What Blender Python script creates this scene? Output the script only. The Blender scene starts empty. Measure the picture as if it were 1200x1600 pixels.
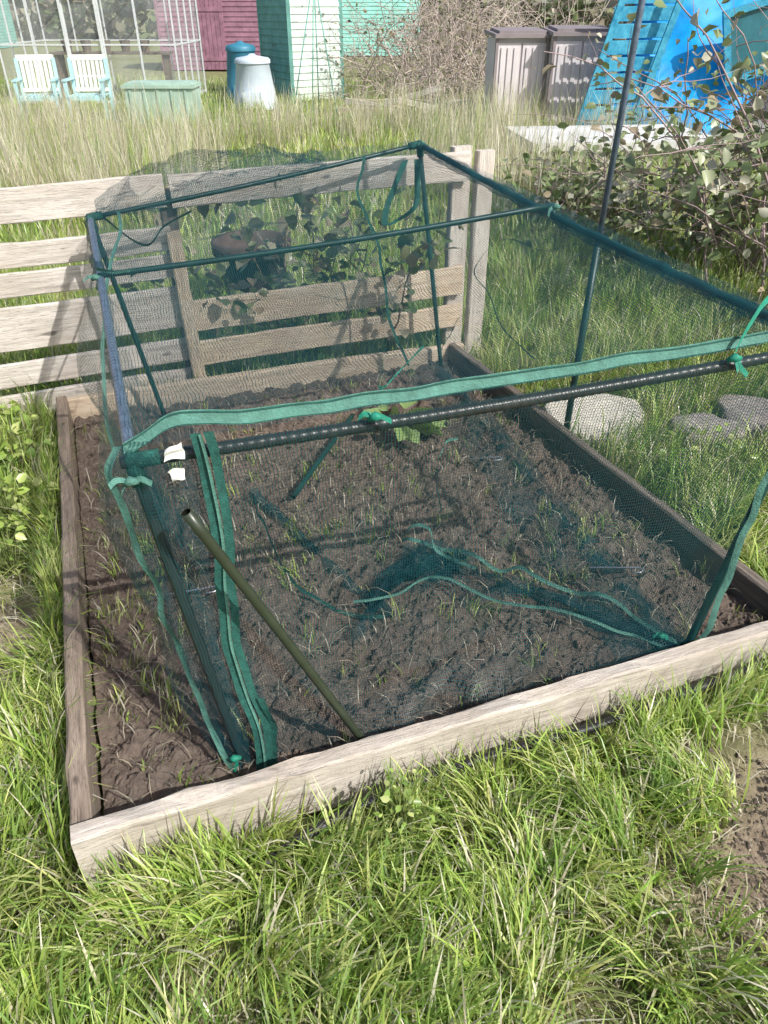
import bpy, math, random
import numpy as np
from mathutils import Vector, Matrix, noise
random.seed(7); rng=np.random.default_rng(7)
scene=bpy.context.scene
COL=scene.collection
# ------------------------------------------------------------------ world
scene.view_settings.view_transform='Standard'; scene.view_settings.look='None'; scene.view_settings.exposure=0
SH=Vector((-.75,.65,0)).normalized(); EL=math.radians(44)
w=bpy.data.worlds.new("World"); scene.world=w; w.use_nodes=True
nt=w.node_tree; bg=nt.nodes['Background']; sky=nt.nodes.new('ShaderNodeTexSky'); sky.sky_type='NISHITA'; sky.sun_disc=False
sky.sun_elevation=EL; sky.sun_rotation=math.atan2(-SH.x,-SH.y); sky.dust_density=3.0
nt.links.new(sky.outputs[0],bg.inputs[0]); bg.inputs[1].default_value=.15
sl=bpy.data.lights.new("sun","SUN"); sl.energy=5.0; sl.angle=math.radians(.5); sl.color=(1,.975,.92)
so=bpy.data.objects.new("sun",sl); COL.objects.link(so)
so.rotation_euler=Vector((SH.x*math.cos(EL),SH.y*math.cos(EL),-math.sin(EL))).to_track_quat('-Z','Y').to_euler()
so.location=(5,-5,8)
cd=bpy.data.cameras.new("camera"); cam=bpy.data.objects.new("camera",cd); COL.objects.link(cam); scene.camera=cam
cd.sensor_fit='VERTICAL'; cd.sensor_height=36; cd.sensor_width=27; cd.lens=25.99; cd.clip_end=600; cd.clip_start=.05
cam.location=(0,0,1.6); cam.rotation_euler=(math.radians(90-34.4),0,0)
# ------------------------------------------------------------------ materials
def newmat(name):
    m=bpy.data.materials.new(name); m.use_nodes=True
    n=m.node_tree.nodes; b=n['Principled BSDF']; return m,m.node_tree,b
def ramp(t,fac,stops):
    r=t.nodes.new('ShaderNodeValToRGB'); t.links.new(fac,r.inputs[0])
    while len(r.color_ramp.elements)<len(stops): r.color_ramp.elements.new(.5)
    for e,(p,c) in zip(r.color_ramp.elements,stops): e.position=p; e.color=(*c,1)
    return r.outputs[0]
def noisetex(t,vec,scale,detail=4,rough=.6):
    n=t.nodes.new('ShaderNodeTexNoise'); n.inputs['Scale'].default_value=scale; n.inputs['Detail'].default_value=detail; n.inputs['Roughness'].default_value=rough
    if vec is not None: t.links.new(vec,n.inputs['Vector'])
    return n.outputs['Fac']
def coords(t,scale=(1,1,1),kind='Object',rand=True):
    tc=t.nodes.new('ShaderNodeTexCoord'); mp=t.nodes.new('ShaderNodeMapping'); mp.inputs['Scale'].default_value=scale
    t.links.new(tc.outputs[kind],mp.inputs[0])
    if rand:
        oi=t.nodes.new('ShaderNodeObjectInfo'); mu=t.nodes.new('ShaderNodeMath'); mu.operation='MULTIPLY'; mu.inputs[1].default_value=37.
        t.links.new(oi.outputs['Random'],mu.inputs[0]); t.links.new(mu.outputs[0],mp.inputs['Location'])
    return mp.outputs[0]
def bump(t,b,h,strength=.4,dist=.01):
    n=t.nodes.new('ShaderNodeBump'); n.inputs['Strength'].default_value=strength; n.inputs['Distance'].default_value=dist
    t.links.new(h,n.inputs['Height']); t.links.new(n.outputs[0],b.inputs['Normal'])
def mixc(t,fac,a,b,mode='MIX'):
    m=t.nodes.new('ShaderNodeMix'); m.data_type='RGBA'; m.blend_type=mode
    for i,v in ((0,fac),(6,a),(7,b)):
        if isinstance(v,(int,float)): m.inputs[i].default_value=v
        elif isinstance(v,tuple): m.inputs[i].default_value=(*v,1)
        else: t.links.new(v,m.inputs[i])
    return m.outputs[2]
def wood(name,dark,mid,light,grain=28,stain=None):
    m,t,b=newmat(name)
    f=noisetex(t,coords(t,(1.3,grain,grain)),2.2,6,.7)
    c=ramp(t,f,[(.28,dark),(.5,mid),(.72,light)])
    big=noisetex(t,coords(t,(2,4,4)),1.6,3)
    c=mixc(t,ramp(t,big,[(.4,(0,0,0)),(.7,(.65,.65,.65))]),c,stain or tuple(x*.6 for x in mid))
    fine=noisetex(t,coords(t,(5,95,95)),3,4,.8)
    c=mixc(t,ramp(t,fine,[(.3,(.85,.85,.85)),(.47,(0,0,0))]),c,tuple(x*.35 for x in dark))
    kn=noisetex(t,coords(t,(5,14,14)),1.7,1)
    c=mixc(t,ramp(t,kn,[(.72,(0,0,0)),(.78,(.8,.8,.8))]),c,tuple(x*.4 for x in dark))
    t.links.new(c,b.inputs['Base Color']); b.inputs['Roughness'].default_value=.85
    bump(t,b,fine,.7,.006); return m
def plain(name,col,rough=.5,var=.25,scale=6,metal=0,bumps=0,col2=None,spec=None):
    m,t,b=newmat(name)
    f=noisetex(t,coords(t),scale,6,.65)
    c=ramp(t,f,[(.3,tuple(x*(1-var) for x in col)),(.7,col2 or tuple(min(1,x*(1+var)) for x in col))])
    t.links.new(c,b.inputs['Base Color']); b.inputs['Roughness'].default_value=rough; b.inputs['Metallic'].default_value=metal
    if spec is not None: b.inputs['Specular IOR Level'].default_value=spec
    if bumps: bump(t,b,noisetex(t,coords(t),scale*6,5),bumps,.01)
    return m
M_wood=wood('weathered_wood',(.36,.31,.26),(.64,.57,.5),(.84,.78,.7),stain=(.42,.35,.28))
M_woodg=wood('grey_fence_wood',(.38,.34,.3),(.7,.64,.58),(.86,.81,.75),stain=(.54,.46,.38))
M_woodt=wood('tan_wood',(.48,.36,.24),(.72,.58,.43),(.86,.75,.6),stain=(.5,.41,.33))
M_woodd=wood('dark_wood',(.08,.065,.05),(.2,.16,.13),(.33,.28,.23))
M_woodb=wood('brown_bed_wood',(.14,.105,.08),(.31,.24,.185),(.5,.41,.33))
def attrmat(name,trans=.3,rough=.5,spec=.4):
    m,t,b=newmat(name)
    a=t.nodes.new('ShaderNodeAttribute'); a.attribute_name='Col'
    t.links.new(a.outputs['Color'],b.inputs['Base Color']); b.inputs['Roughness'].default_value=rough
    b.inputs['Specular IOR Level'].default_value=spec
    if trans>0:
        tr=t.nodes.new('ShaderNodeBsdfTranslucent'); t.links.new(a.outputs['Color'],tr.inputs[0])
        mx=t.nodes.new('ShaderNodeMixShader'); mx.inputs[0].default_value=trans
        t.links.new(b.outputs[0],mx.inputs[1]); t.links.new(tr.outputs[0],mx.inputs[2])
        t.links.new(mx.outputs[0],t.nodes['Material Output'].inputs['Surface'])
    return m
M_blade=attrmat('grass_blade',.42,.38,.6)
M_leaf=attrmat('leaf',.25,.38,.6)
M_twig=attrmat('twig',0,.8,.2)
def netmat(name,cover,pitch,col,col2,rough=.45,spec=.45):
    m,t,b=newmat(name)
    uv=t.nodes.new('ShaderNodeUVMap'); uv.uv_map='UVMap'
    nz=t.nodes.new('ShaderNodeTexNoise'); nz.inputs['Scale'].default_value=7; nz.inputs['Detail'].default_value=2
    t.links.new(uv.outputs[0],nz.inputs['Vector'])
    vm=t.nodes.new('ShaderNodeVectorMath'); vm.operation='MULTIPLY_ADD'
    vm.inputs[1].default_value=(.035,.035,0)
    t.links.new(nz.outputs['Color'],vm.inputs[0]); t.links.new(uv.outputs[0],vm.inputs[2])
    sp=t.nodes.new('ShaderNodeSeparateXYZ'); t.links.new(vm.outputs[0],sp.inputs[0])
    outs=[]
    for ax,pt in ((0,pitch),(1,pitch*1.15)):
        d=t.nodes.new('ShaderNodeMath'); d.operation='DIVIDE'; d.inputs[1].default_value=pt; t.links.new(sp.outputs[ax],d.inputs[0])
        fr=t.nodes.new('ShaderNodeMath'); fr.operation='FRACT'; t.links.new(d.outputs[0],fr.inputs[0])
        lt=t.nodes.new('ShaderNodeMath'); lt.operation='LESS_THAN'; lt.inputs[1].default_value=cover*(1.25 if ax==0 else .75); t.links.new(fr.outputs[0],lt.inputs[0]); outs.append(lt.outputs[0])
    mx=t.nodes.new('ShaderNodeMath'); mx.operation='MAXIMUM'; t.links.new(outs[0],mx.inputs[0]); t.links.new(outs[1],mx.inputs[1])
    big=noisetex(t,uv.outputs[0],5,4)
    c=ramp(t,big,[(.35,col),(.65,col2)])
    t.links.new(c,b.inputs['Base Color']); b.inputs['Roughness'].default_value=rough; b.inputs['Specular IOR Level'].default_value=spec
    tp=t.nodes.new('ShaderNodeBsdfTransparent'); ms=t.nodes.new('ShaderNodeMixShader')
    t.links.new(mx.outputs[0],ms.inputs[0]); t.links.new(tp.outputs[0],ms.inputs[1]); t.links.new(b.outputs[0],ms.inputs[2])
    t.links.new(ms.outputs[0],t.nodes['Material Output'].inputs['Surface'])
    return m
M_net=netmat('green_netting',.135,.0068,(.003,.04,.052),(.007,.075,.088))
M_netd=netmat('bunched_netting',.26,.0062,(.004,.04,.055),(.008,.085,.09),.6,.3)
M_nets=netmat('loose_netting',.14,.0062,(.003,.03,.045),(.008,.07,.08),.6,.3)
M_tape=plain('green_edging_fabric',(.085,.225,.18),.75,.3,30,bumps=.5)
M_tape2=plain('bright_green_ribbon',(.012,.23,.15),.65,.35,20,bumps=.3)
M_zip=plain('zip_fabric',(.016,.11,.088),.65,.4,60,bumps=.6)
M_black=plain('black_coated_pole',(.025,.03,.03),.35,.3,20)
M_blueg=plain('blue_grey_pole',(.12,.16,.22),.35,.35,40)
M_olive=plain('olive_plastic_pole',(.035,.045,.028),.35,.2,15)
M_green=plain('dark_green_pole',(.01,.05,.045),.4,.2,15)
M_steel=plain('steel',(.45,.47,.5),.35,.2,20,metal=.7)
M_rub=plain('black_hose_plastic',(.02,.02,.022),.5,.2,15)
M_white=plain('white_fabric',(.75,.75,.72),.7,.08,15)
M_stone=plain('pale_stone',(.68,.63,.54),.9,.2,9,bumps=.9)
M_stoneg=plain('grey_stone',(.32,.28,.26),.9,.3,14,bumps=.9)
M_slab=plain('paving_concrete',(.6,.6,.59),.9,.2,3,bumps=.4)
M_purple=plain('faded_purple_paint',(.3,.15,.21),.8,.35,5,bumps=.3)
M_mint=plain('sunlit_mint_paint',(.62,.72,.65),.8,.25,5,bumps=.3)  # sunlit version of the teal shed wall, light put into the colour
M_teal=plain('teal_paint',(.16,.38,.33),.7,.25,4,bumps=.3)
M_pteal=plain('pale_teal_paint',(.3,.66,.58),.7,.15,2)
M_felt=plain('roof_felt',(.08,.08,.08),.95,.25,10)
M_chair=plain('turquoise_painted_wood',(.42,.66,.7),.5,.12,10)
M_chairw=plain('white_painted_wood',(.8,.82,.75),.5,.08,10)
M_alu=plain('aluminium',(.72,.75,.76),.45,.1,10,metal=.2)
M_box=plain('green_storage_plastic',(.36,.5,.42),.6,.25,4)
M_bin=plain('pale_blue_grey_plastic',(.52,.6,.68),.5,.1,4)
M_bing=plain('dark_blue_plastic',(.04,.2,.3),.5,.2,4)
M_ss=plain('taupe_resin_panel',(.64,.59,.6),.6,.08,3)
M_sst=plain('dark_taupe_resin',(.26,.22,.225),.6,.15,5)
M_blue=plain('weathered_blue_paint',(.02,.3,.55),.7,.35,9,bumps=.4,col2=(.1,.45,.62),spec=.2)
M_tarp=plain('blue_tarpaulin',(.0,.3,.74),.5,.25,3,bumps=.3,spec=.25)
M_dark=plain('dark_sheet',(.02,.028,.045),.5,.3,5)
M_terra=plain('dull_red_clay',(.09,.055,.045),.9,.35,8,bumps=.3)
def glassmat():
    m,t,b=newmat('hazy_glass'); b.inputs['Base Color'].default_value=(.7,.75,.75,1); b.inputs['Roughness'].default_value=.15
    tp=t.nodes.new('ShaderNodeBsdfTransparent'); ms=t.nodes.new('ShaderNodeMixShader')
    f=noisetex(t,coords(t),1.5,3); r=ramp(t,f,[(.3,(.04,)*3),(.7,(.2,)*3)])
    t.links.new(r,ms.inputs[0]); t.links.new(tp.outputs[0],ms.inputs[1]); t.links.new(b.outputs[0],ms.inputs[2])
    t.links.new(ms.outputs[0],t.nodes['Material Output'].inputs['Surface']); return m
M_glass=glassmat()
M_pane=plain('dark_window_glass',(.04,.16,.2),.1,.3,3)
def groundmat():
    m,t,b=newmat('ground_turf')
    a=t.nodes.new('ShaderNodeAttribute'); a.attribute_name='Col'
    v=coords(t,rand=False)
    soil=ramp(t,noisetex(t,v,14,8,.7),[(.3,(.13,.095,.07)),(.55,(.28,.215,.155)),(.75,(.42,.34,.26))])
    tf=ramp(t,noisetex(t,v,5,8,.7),[(.3,(.08,.1,.03)),(.5,(.18,.2,.07)),(.72,(.42,.38,.2))])
    n=ramp(t,noisetex(t,v,1.3,5),[(.5,(0,0,0)),(.66,(.6,.6,.6))])
    mx=t.nodes.new('ShaderNodeMath'); mx.operation='MAXIMUM'; t.links.new(a.outputs['Fac'],mx.inputs[0]); t.links.new(n,mx.inputs[1])
    t.links.new(mixc(t,mx.outputs[0],tf,soil),b.inputs['Base Color']); b.inputs['Roughness'].default_value=.95
    bump(t,b,noisetex(t,v,30,6,.7),.8,.02); return m
M_ground=groundmat()
def soilmat():
    m,t,b=newmat('bed_soil')
    v=coords(t,rand=False)
    c=ramp(t,noisetex(t,v,34,9,.75),[(.28,(.075,.053,.043)),(.5,(.215,.162,.128)),(.72,(.4,.32,.26))])
    c=mixc(t,ramp(t,noisetex(t,v,2.2,4),[(.35,(0,0,0)),(.7,(.5,.5,.5))]),c,(.31,.24,.195))
    t.links.new(c,b.inputs['Base Color']); b.inputs['Roughness'].default_value=.95
    bump(t,b,noisetex(t,v,75,9,.8),1.0,.022); return m
M_soil=soilmat()
# ------------------------------------------------------------------ helpers
def lab(o,label,cat,group=None,kind=None):
    o['label']=label; o['category']=cat
    if group: o['group']=group
    if kind: o['kind']=kind
    return o
def thing(name,loc,label,cat,group=None):
    e=bpy.data.objects.new(name,None); e.location=loc; e.empty_display_size=.1; COL.objects.link(e); return lab(e,label,cat,group)
def fin(name,verts,faces,mat,parent=None,smooth=False,uv=None):
    me=bpy.data.meshes.new(name)
    off=Vector(parent.location) if parent else Vector((0,0,0))
    V=[tuple(Vector(v)-off) for v in verts]
    me.from_pydata(V,[],faces)
    if uv is not None:
        l=me.uv_layers.new(name='UVMap')
        for lp in me.loops: l.data[lp.index].uv=uv[lp.vertex_index]
    me.materials.append(mat)
    if smooth:
        for p in me.polygons: p.use_smooth=True
    me.update()
    o=bpy.data.objects.new(name,me); COL.objects.link(o)
    if parent: o.parent=parent
    return o
class MB:
    def __init__(s): s.v=[]; s.f=[]
    def box(s,c,size,rot=None,ch=.0):
        i=len(s.v); R=rot or Matrix.Identity(3); c=Vector(c); hx,hy,hz=[k/2 for k in size]
        for z in (-hz,hz):
            for x,y in ((-hx,-hy),(hx,-hy),(hx,hy),(-hx,hy)): s.v.append(c+R@Vector((x,y,z)))
        s.f+=[(i,i+3,i+2,i+1),(i+4,i+5,i+6,i+7),(i,i+1,i+5,i+4),(i+1,i+2,i+6,i+5),(i+2,i+3,i+7,i+6),(i+3,i,i+4,i+7)]; return s
    def tube(s,pts,r,n=8,cap=True):
        pts=[Vector(p) for p in pts]; i0=len(s.v); up=None
        for k,p in enumerate(pts):
            d=(pts[min(k+1,len(pts)-1)]-pts[max(k-1,0)]).normalized()
            if up is None: up=Vector((0,0,1)) if abs(d.z)<.9 else Vector((1,0,0))
            a=d.cross(up).normalized(); b=a.cross(d).normalized(); up=b
            rr=r[k] if hasattr(r,'__len__') else r
            for j in range(n):
                q=2*math.pi*j/n; s.v.append(p+a*math.cos(q)*rr+b*math.sin(q)*rr)
        for k in range(len(pts)-1):
            for j in range(n):
                a=i0+k*n+j; b=i0+k*n+(j+1)%n; s.f.append((a,b,b+n,a+n))
        if cap: s.f.append(tuple(i0+j for j in range(n))[::-1]); s.f.append(tuple(i0+(len(pts)-1)*n+j for j in range(n)))
        return s
    def ribbon(s,pts,wd,width):
        pts=[Vector(p) for p in pts]; i0=len(s.v)
        for k,p in enumerate(pts):
            d=Vector(wd[k] if isinstance(wd,list) else wd).normalized(); s.v+= [p-d*width/2,p+d*width/2]
        for k in range(len(pts)-1):
            a=i0+2*k; s.f.append((a,a+1,a+3,a+2))
        return s
    def quad(s,a,b,c,d):
        i=len(s.v); s.v+=[Vector(a),Vector(b),Vector(c),Vector(d)]; s.f.append((i,i+1,i+2,i+3)); return s
    def lathe(s,c,prof,n=24):
        i0=len(s.v); c=Vector(c)
        for r,z in prof:
            for j in range(n):
                q=2*math.pi*j/n; s.v.append(c+Vector((r*math.cos(q),r*math.sin(q),z)))
        for k in range(len(prof)-1):
            for j in range(n):
                a=i0+k*n+j; b=i0+k*n+(j+1)%n; s.f.append((a,b,b+n,a+n))
        s.f.append(tuple(i0+(len(prof)-1)*n+j for j in range(n))); return s
    def out(s,name,mat,parent=None,smooth=False): return fin(name,s.v,s.f,mat,parent,smooth)
def cr(pts,n=8):
    "catmull-rom"
    P=[Vector(p) for p in pts]; P=[2*P[0]-P[1]]+P+[2*P[-1]-P[-2]]; out=[]
    for i in range(1,len(P)-2):
        for k in range(n):
            t=k/n; a,b,c,d=P[i-1:i+3]
            out.append(.5*((2*b)+(c-a)*t+(2*a-5*b+4*c-d)*t*t+(3*b-a-3*c+d)*t**3))
    out.append(P[-2]); return out
def board(name,p0,p1,h,th,mat,parent,up=Vector((0,0,1)),seed=0,rough=.003):
    "board whose centre line runs p0->p1; h along up, th across"
    p0=Vector(p0);p1=Vector(p1); d=p1-p0; Ln=d.length; x=d.normalized(); y=up.cross(x).normalized(); z=x.cross(y)
    n=max(6,int(Ln/.06)); V=[];F=[]; c=min(.006,th*.2)
    prof=[(-th/2+c,-h/2),(th/2-c,-h/2),(th/2,-h/2+c),(th/2,h/2-c),(th/2-c,h/2),(-th/2+c,h/2),(-th/2,h/2-c),(-th/2,-h/2+c)]
    for i in range(n+1):
        X=-Ln/2+Ln*i/n
        wy=noise.noise(Vector((X*1.7,seed*3.1,0)))*.008; wz=noise.noise(Vector((X*1.5,seed*5.7,4)))*.008
        for j,(a,b) in enumerate(prof):
            V.append((X,a+wy+noise.noise(Vector((X*9,j*3,seed)))*rough,b+wz+noise.noise(Vector((X*8,j*5+9,seed)))*rough*1.6))
    for i in range(n):
        for j in range(8):
            a=i*8+j;b=i*8+(j+1)%8; F.append((a,b,b+8,a+8))
    F.append(tuple(range(8))[::-1]); F.append(tuple(n*8+j for j in range(8)))
    o=fin(name,V,F,mat); R=Matrix((x,y,z)).transposed().to_4x4()
    off=Vector(parent.location) if parent else Vector()
    o.matrix_basis=Matrix.Translation((p0+p1)/2-off)@R
    if parent: o.parent=parent
    return o
A0=Vector((-.63,.88,0)); E1=Vector((.9345,.356,0)); E2=Vector((-.356,.9345,0))
def W(s,t,z=0): return A0+E1*s+E2*t+Vector((0,0,z))
def loc_st(x,y):
    rx=x-A0.x; ry=y-A0.y; return rx*E1.x+ry*E1.y, rx*E2.x+ry*E2.y
STONES=((.98,3.1,.27),(1.42,2.93,.16),(1.7,3.08,.18))
def inbed(x,y,m=0.0):
    s,t=loc_st(x,y); k=(s>-.02-m)&(s<2.04+m)&(t>-.012-m)&(t<2.36+m)
    k=k|((s>.4)&(s<2.3)&(t>-.075)&(t<.02))
    for a,b,r in STONES: k=k|(np.hypot(x-a,y-b)<r*.95)
    return k
def gz(x,y):
    return .014*np.sin(3.1*x+1)*np.sin(2.7*y+.4)+.01*np.sin(7*x+y*5)+.006*np.sin(13*y-9*x)
def patch(x,y):
    wv=.06*np.sin(9*x+4)*np.cos(11*y)
    a=np.exp(-(((x-1.02+wv)/.39)**2+((y-.88-wv)/.4)**2)**2)
    b=np.exp(-(((x+1.2)/.2)**2+((y-1.5)/.32)**2)**2)
    c=np.exp(-(((x-.35)/.14)**2+((y-.62)/.08)**2)**2)*.5
    d=np.exp(-(((x+.3)/.18)**2+((y-.64)/.07)**2)**2)*.5
    return np.maximum(np.maximum(a,b),np.maximum(c,d))
def npmesh(name,V,loops,starts,totals,mat,colors=None,smooth=False):
    me=bpy.data.meshes.new(name); me.vertices.add(len(V)); me.vertices.foreach_set('co',V.astype(np.float32).ravel())
    me.loops.add(len(loops)); me.loops.foreach_set('vertex_index',loops.astype(np.int32))
    me.polygons.add(len(starts)); me.polygons.foreach_set('loop_start',starts.astype(np.int32)); me.polygons.foreach_set('loop_total',totals.astype(np.int32))
    if smooth: me.polygons.foreach_set('use_smooth',np.ones(len(starts),bool))
    me.update(calc_edges=True)
    if colors is not None:
        a=me.color_attributes.new('Col','FLOAT_COLOR','POINT'); c=np.ones((len(V),4),np.float32); c[:,:3]=colors; a.data.foreach_set('color',c.ravel())
    me.materials.append(mat); o=bpy.data.objects.new(name,me); COL.objects.link(o); return o
def blades(name,P,L,Wd,az,bend,col,mat=M_blade):
    n=len(P); S=np.array([0,.33,.68,1.]); WF=np.array([.8,1,.7,0])
    b=bend[:,None]*S[None,:]; bb=np.maximum(bend,.05)[:,None]
    hor=L[:,None]*(1-np.cos(b))/bb; ver=L[:,None]*np.sin(b)/bb
    dx=np.cos(az)[:,None];dy=np.sin(az)[:,None]
    cx=P[:,0:1]+hor*dx; cy=P[:,1:2]+hor*dy; cz=np.maximum(P[:,2:3]+ver,P[:,2:3]+.002)
    tw=az+np.pi/2+rng.normal(0,.5,n); sx=np.cos(tw)[:,None]; sy=np.sin(tw)[:,None]
    hw=(Wd[:,None]*WF[None,:])/2
    V=np.zeros((n,7,3)); 
    for k in range(3):
        V[:,2*k,0]=cx[:,k]-sx[:,0]*hw[:,k];V[:,2*k,1]=cy[:,k]-sy[:,0]*hw[:,k];V[:,2*k,2]=cz[:,k]
        V[:,2*k+1,0]=cx[:,k]+sx[:,0]*hw[:,k];V[:,2*k+1,1]=cy[:,k]+sy[:,0]*hw[:,k];V[:,2*k+1,2]=cz[:,k]
    V[:,6,0]=cx[:,3];V[:,6,1]=cy[:,3];V[:,6,2]=cz[:,3]
    tm=np.array([0,1,3,2, 2,3,5,4, 4,5,6]); lo=(tm[None,:]+7*np.arange(n)[:,None]).ravel()
    st=(np.array([0,4,8])[None,:]+11*np.arange(n)[:,None]).ravel(); tt=np.tile([4,4,3],n)
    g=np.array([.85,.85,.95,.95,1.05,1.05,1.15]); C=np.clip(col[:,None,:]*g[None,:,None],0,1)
    return npmesh(name,V.reshape(-1,3),lo,st,tt,mat,C.reshape(-1,3),True)
GREENS=np.array([(.42,.56,.12),(.34,.49,.10),(.52,.62,.18),(.25,.39,.09),(.6,.66,.25)])
STRAW=np.array([(.76,.69,.52),(.67,.6,.43),(.84,.79,.63)])
def tufts(name,cx,cy,nb,spread,Lr,Wr,dry,bend=(.3,1.7),excl=True,pal=GREENS,z0=None,label='',lz=None,margin=.0,azs=1.1):
    n=len(cx); X=np.repeat(cx,nb)+rng.normal(0,spread,n*nb); Y=np.repeat(cy,nb)+rng.normal(0,spread,n*nb)
    tl=np.repeat(rng.uniform(.5,1.2,n),nb); tc=np.repeat(rng.integers(0,len(pal),n),nb); td=np.repeat(rng.uniform(0,1,n)**2,nb)
    ang=np.array([noise.noise(Vector((a*3.,b*3.,5)))*6 for a,b in zip(cx,cy)])+rng.normal(0,.7,n)
    taz=np.repeat(ang,nb)
    if excl: k=~inbed(X,Y,margin); X,Y,tl,tc,td,taz=[a[k] for a in (X,Y,tl,tc,td,taz)]
    m=len(X); L=rng.uniform(Lr[0],Lr[1],m)*tl; Wd=rng.uniform(Wr[0],Wr[1],m)
    az=taz+rng.normal(0,azs,m); bd=rng.uniform(bend[0],bend[1],m)
    c=pal[tc]*rng.uniform(.65,1.2,(m,1))*rng.uniform(.92,1.08,(m,3))
    isd=rng.uniform(0,1,m)<dry*(.4+1.8*td); c[isd]=STRAW[rng.integers(0,3,isd.sum())]*rng.uniform(.7,1.1,(isd.sum(),1))
    z=gz(X,Y)-.005 if z0 is None else np.full(m,z0)
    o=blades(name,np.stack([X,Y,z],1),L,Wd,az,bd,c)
    return lab(o,label,'grass',kind='stuff')
LT=np.array([(0,0,0),(0,.5,-.03),(0,1,-.1),(-.3,.25,.05),(-.3,.65,.03),(.3,.25,.05),(.3,.65,.03)])
def leaves(name,C,size,pal,mat=M_leaf,upb=.8,axis=None,wide=1.0,jit=.25):
    n=len(C); D=rng.normal(0,1,(n,3)) if axis is None else axis+rng.normal(0,.3,(n,3)); D[:,2]*=.6
    D/=np.linalg.norm(D,axis=1)[:,None]; U=rng.normal(0,.55,(n,3)); U[:,2]+=upb
    Xv=np.cross(D,U); Xv/=np.linalg.norm(Xv,axis=1)[:,None]; N=np.cross(Xv,D)
    sz=(size*rng.uniform(.5,1.25,n))[:,None,None]
    V=C[:,None,:]+sz*(LT[None,:,0:1]*wide*Xv[:,None,:]+LT[None,:,1:2]*D[:,None,:]+LT[None,:,2:3]*N[:,None,:]*rng.uniform(.3,4,(n,1,1)))
    tm=np.array([0,1,3, 1,4,3, 1,2,4, 0,5,1, 1,5,6, 1,6,2]); lo=(tm[None]+7*np.arange(n)[:,None]).ravel()
    st=np.arange(n*6)*3; tt=np.full(n*6,3)
    c=pal[rng.integers(0,len(pal),n)]*rng.uniform(1-jit,1+jit,(n,1)); C2=np.repeat(np.clip(c,0,1)[:,None,:],7,1)
    return npmesh(name,V.reshape(-1,3),lo,st,tt,mat,C2.reshape(-1,3))
def twigs(name,paths,rads,cols,mat=M_twig,n=4):
    mb=MB(); cc=[]
    for p,r,c in zip(paths,rads,cols):
        k=len(p); mb.tube(p,[r*(1-.75*i/(k-1)) for i in range(k)],n,False); cc+= [c]*(k*n)
    o=mb.out(name,mat,None,True); a=o.data.color_attributes.new('Col','FLOAT_COLOR','POINT')
    c=np.ones((len(cc),4),np.float32); c[:,:3]=np.array(cc); a.data.foreach_set('color',c.ravel()); return o
def wander(p,d,L,k=8,wob=.25,grav=0.):
    p=Vector(p); d=Vector(d).normalized(); out=[p.copy()]
    for i in range(k):
        d=(d+Vector((random.gauss(0,wob),random.gauss(0,wob),random.gauss(0,wob)-grav))).normalized(); p=p+d*L/k; out.append(p.copy())
    return out
# ------------------------------------------------------------------ ground
def axis(lo,hi,c0,c1,step):
    a=list(np.arange(c0,c1,step)); x=c1; s=step
    while x<hi: a.append(x); s*=1.25; x+=s
    a.append(hi); x=c0-step; s=step; b=[]
    while x>lo: b.append(x); s*=1.25; x-=s
    b.append(lo); return np.array(b[::-1]+a)
gx=axis(-300,300,-2.2,2.2,.05); gy=axis(-60,500,.2,4.5,.05)
X,Y=np.meshgrid(gx,gy); near=np.exp(-(np.maximum(0,np.hypot(X,Y-2)-12)/8)**2)
Z=gz(X,Y)*near; s_,t_=loc_st(X,Y); Z=np.where((s_>.03)&(s_<1.98)&(t_>.03)&(t_<2.3),-.08,Z)
nx=len(gx);ny=len(gy); V=np.stack([X,Y,Z],-1).reshape(-1,3)
ii=(np.arange(ny-1)[:,None]*nx+np.arange(nx-1)[None,:]).ravel(); lo=np.stack([ii,ii+1,ii+nx+1,ii+nx],1).ravel()
pc=patch(X,Y).reshape(-1,1).repeat(3,1)
g=npmesh('ground',V,lo,np.arange(len(ii))*4,np.full(len(ii),4),M_ground,pc,True); lab(g,'rough allotment turf with bare brown soil patches','ground',kind='structure')
# bed soil
def soilh(p): return .04+.02*noise.fractal(p*3,1,2,3)+.022*noise.fractal(p*12,.8,2,4)+.012*noise.fractal(p*34,.7,2,3)
ns,nt_=260,300; V=[];F=[]
for j in range(nt_+1):
    for i in range(ns+1):
        s=.03+1.95*i/ns; t=.04+2.27*j/nt_
        p=W(s,t); h=soilh(p)
        V.append((p.x,p.y,h))
for j in range(nt_):
    for i in range(ns):
        a=j*(ns+1)+i; F.append((a,a+1,a+ns+2,a+ns+1))
o=fin('bed_soil',V,F,M_soil,None,False); lab(o,'lumpy brown soil filling the raised bed','soil',kind='structure')
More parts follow.
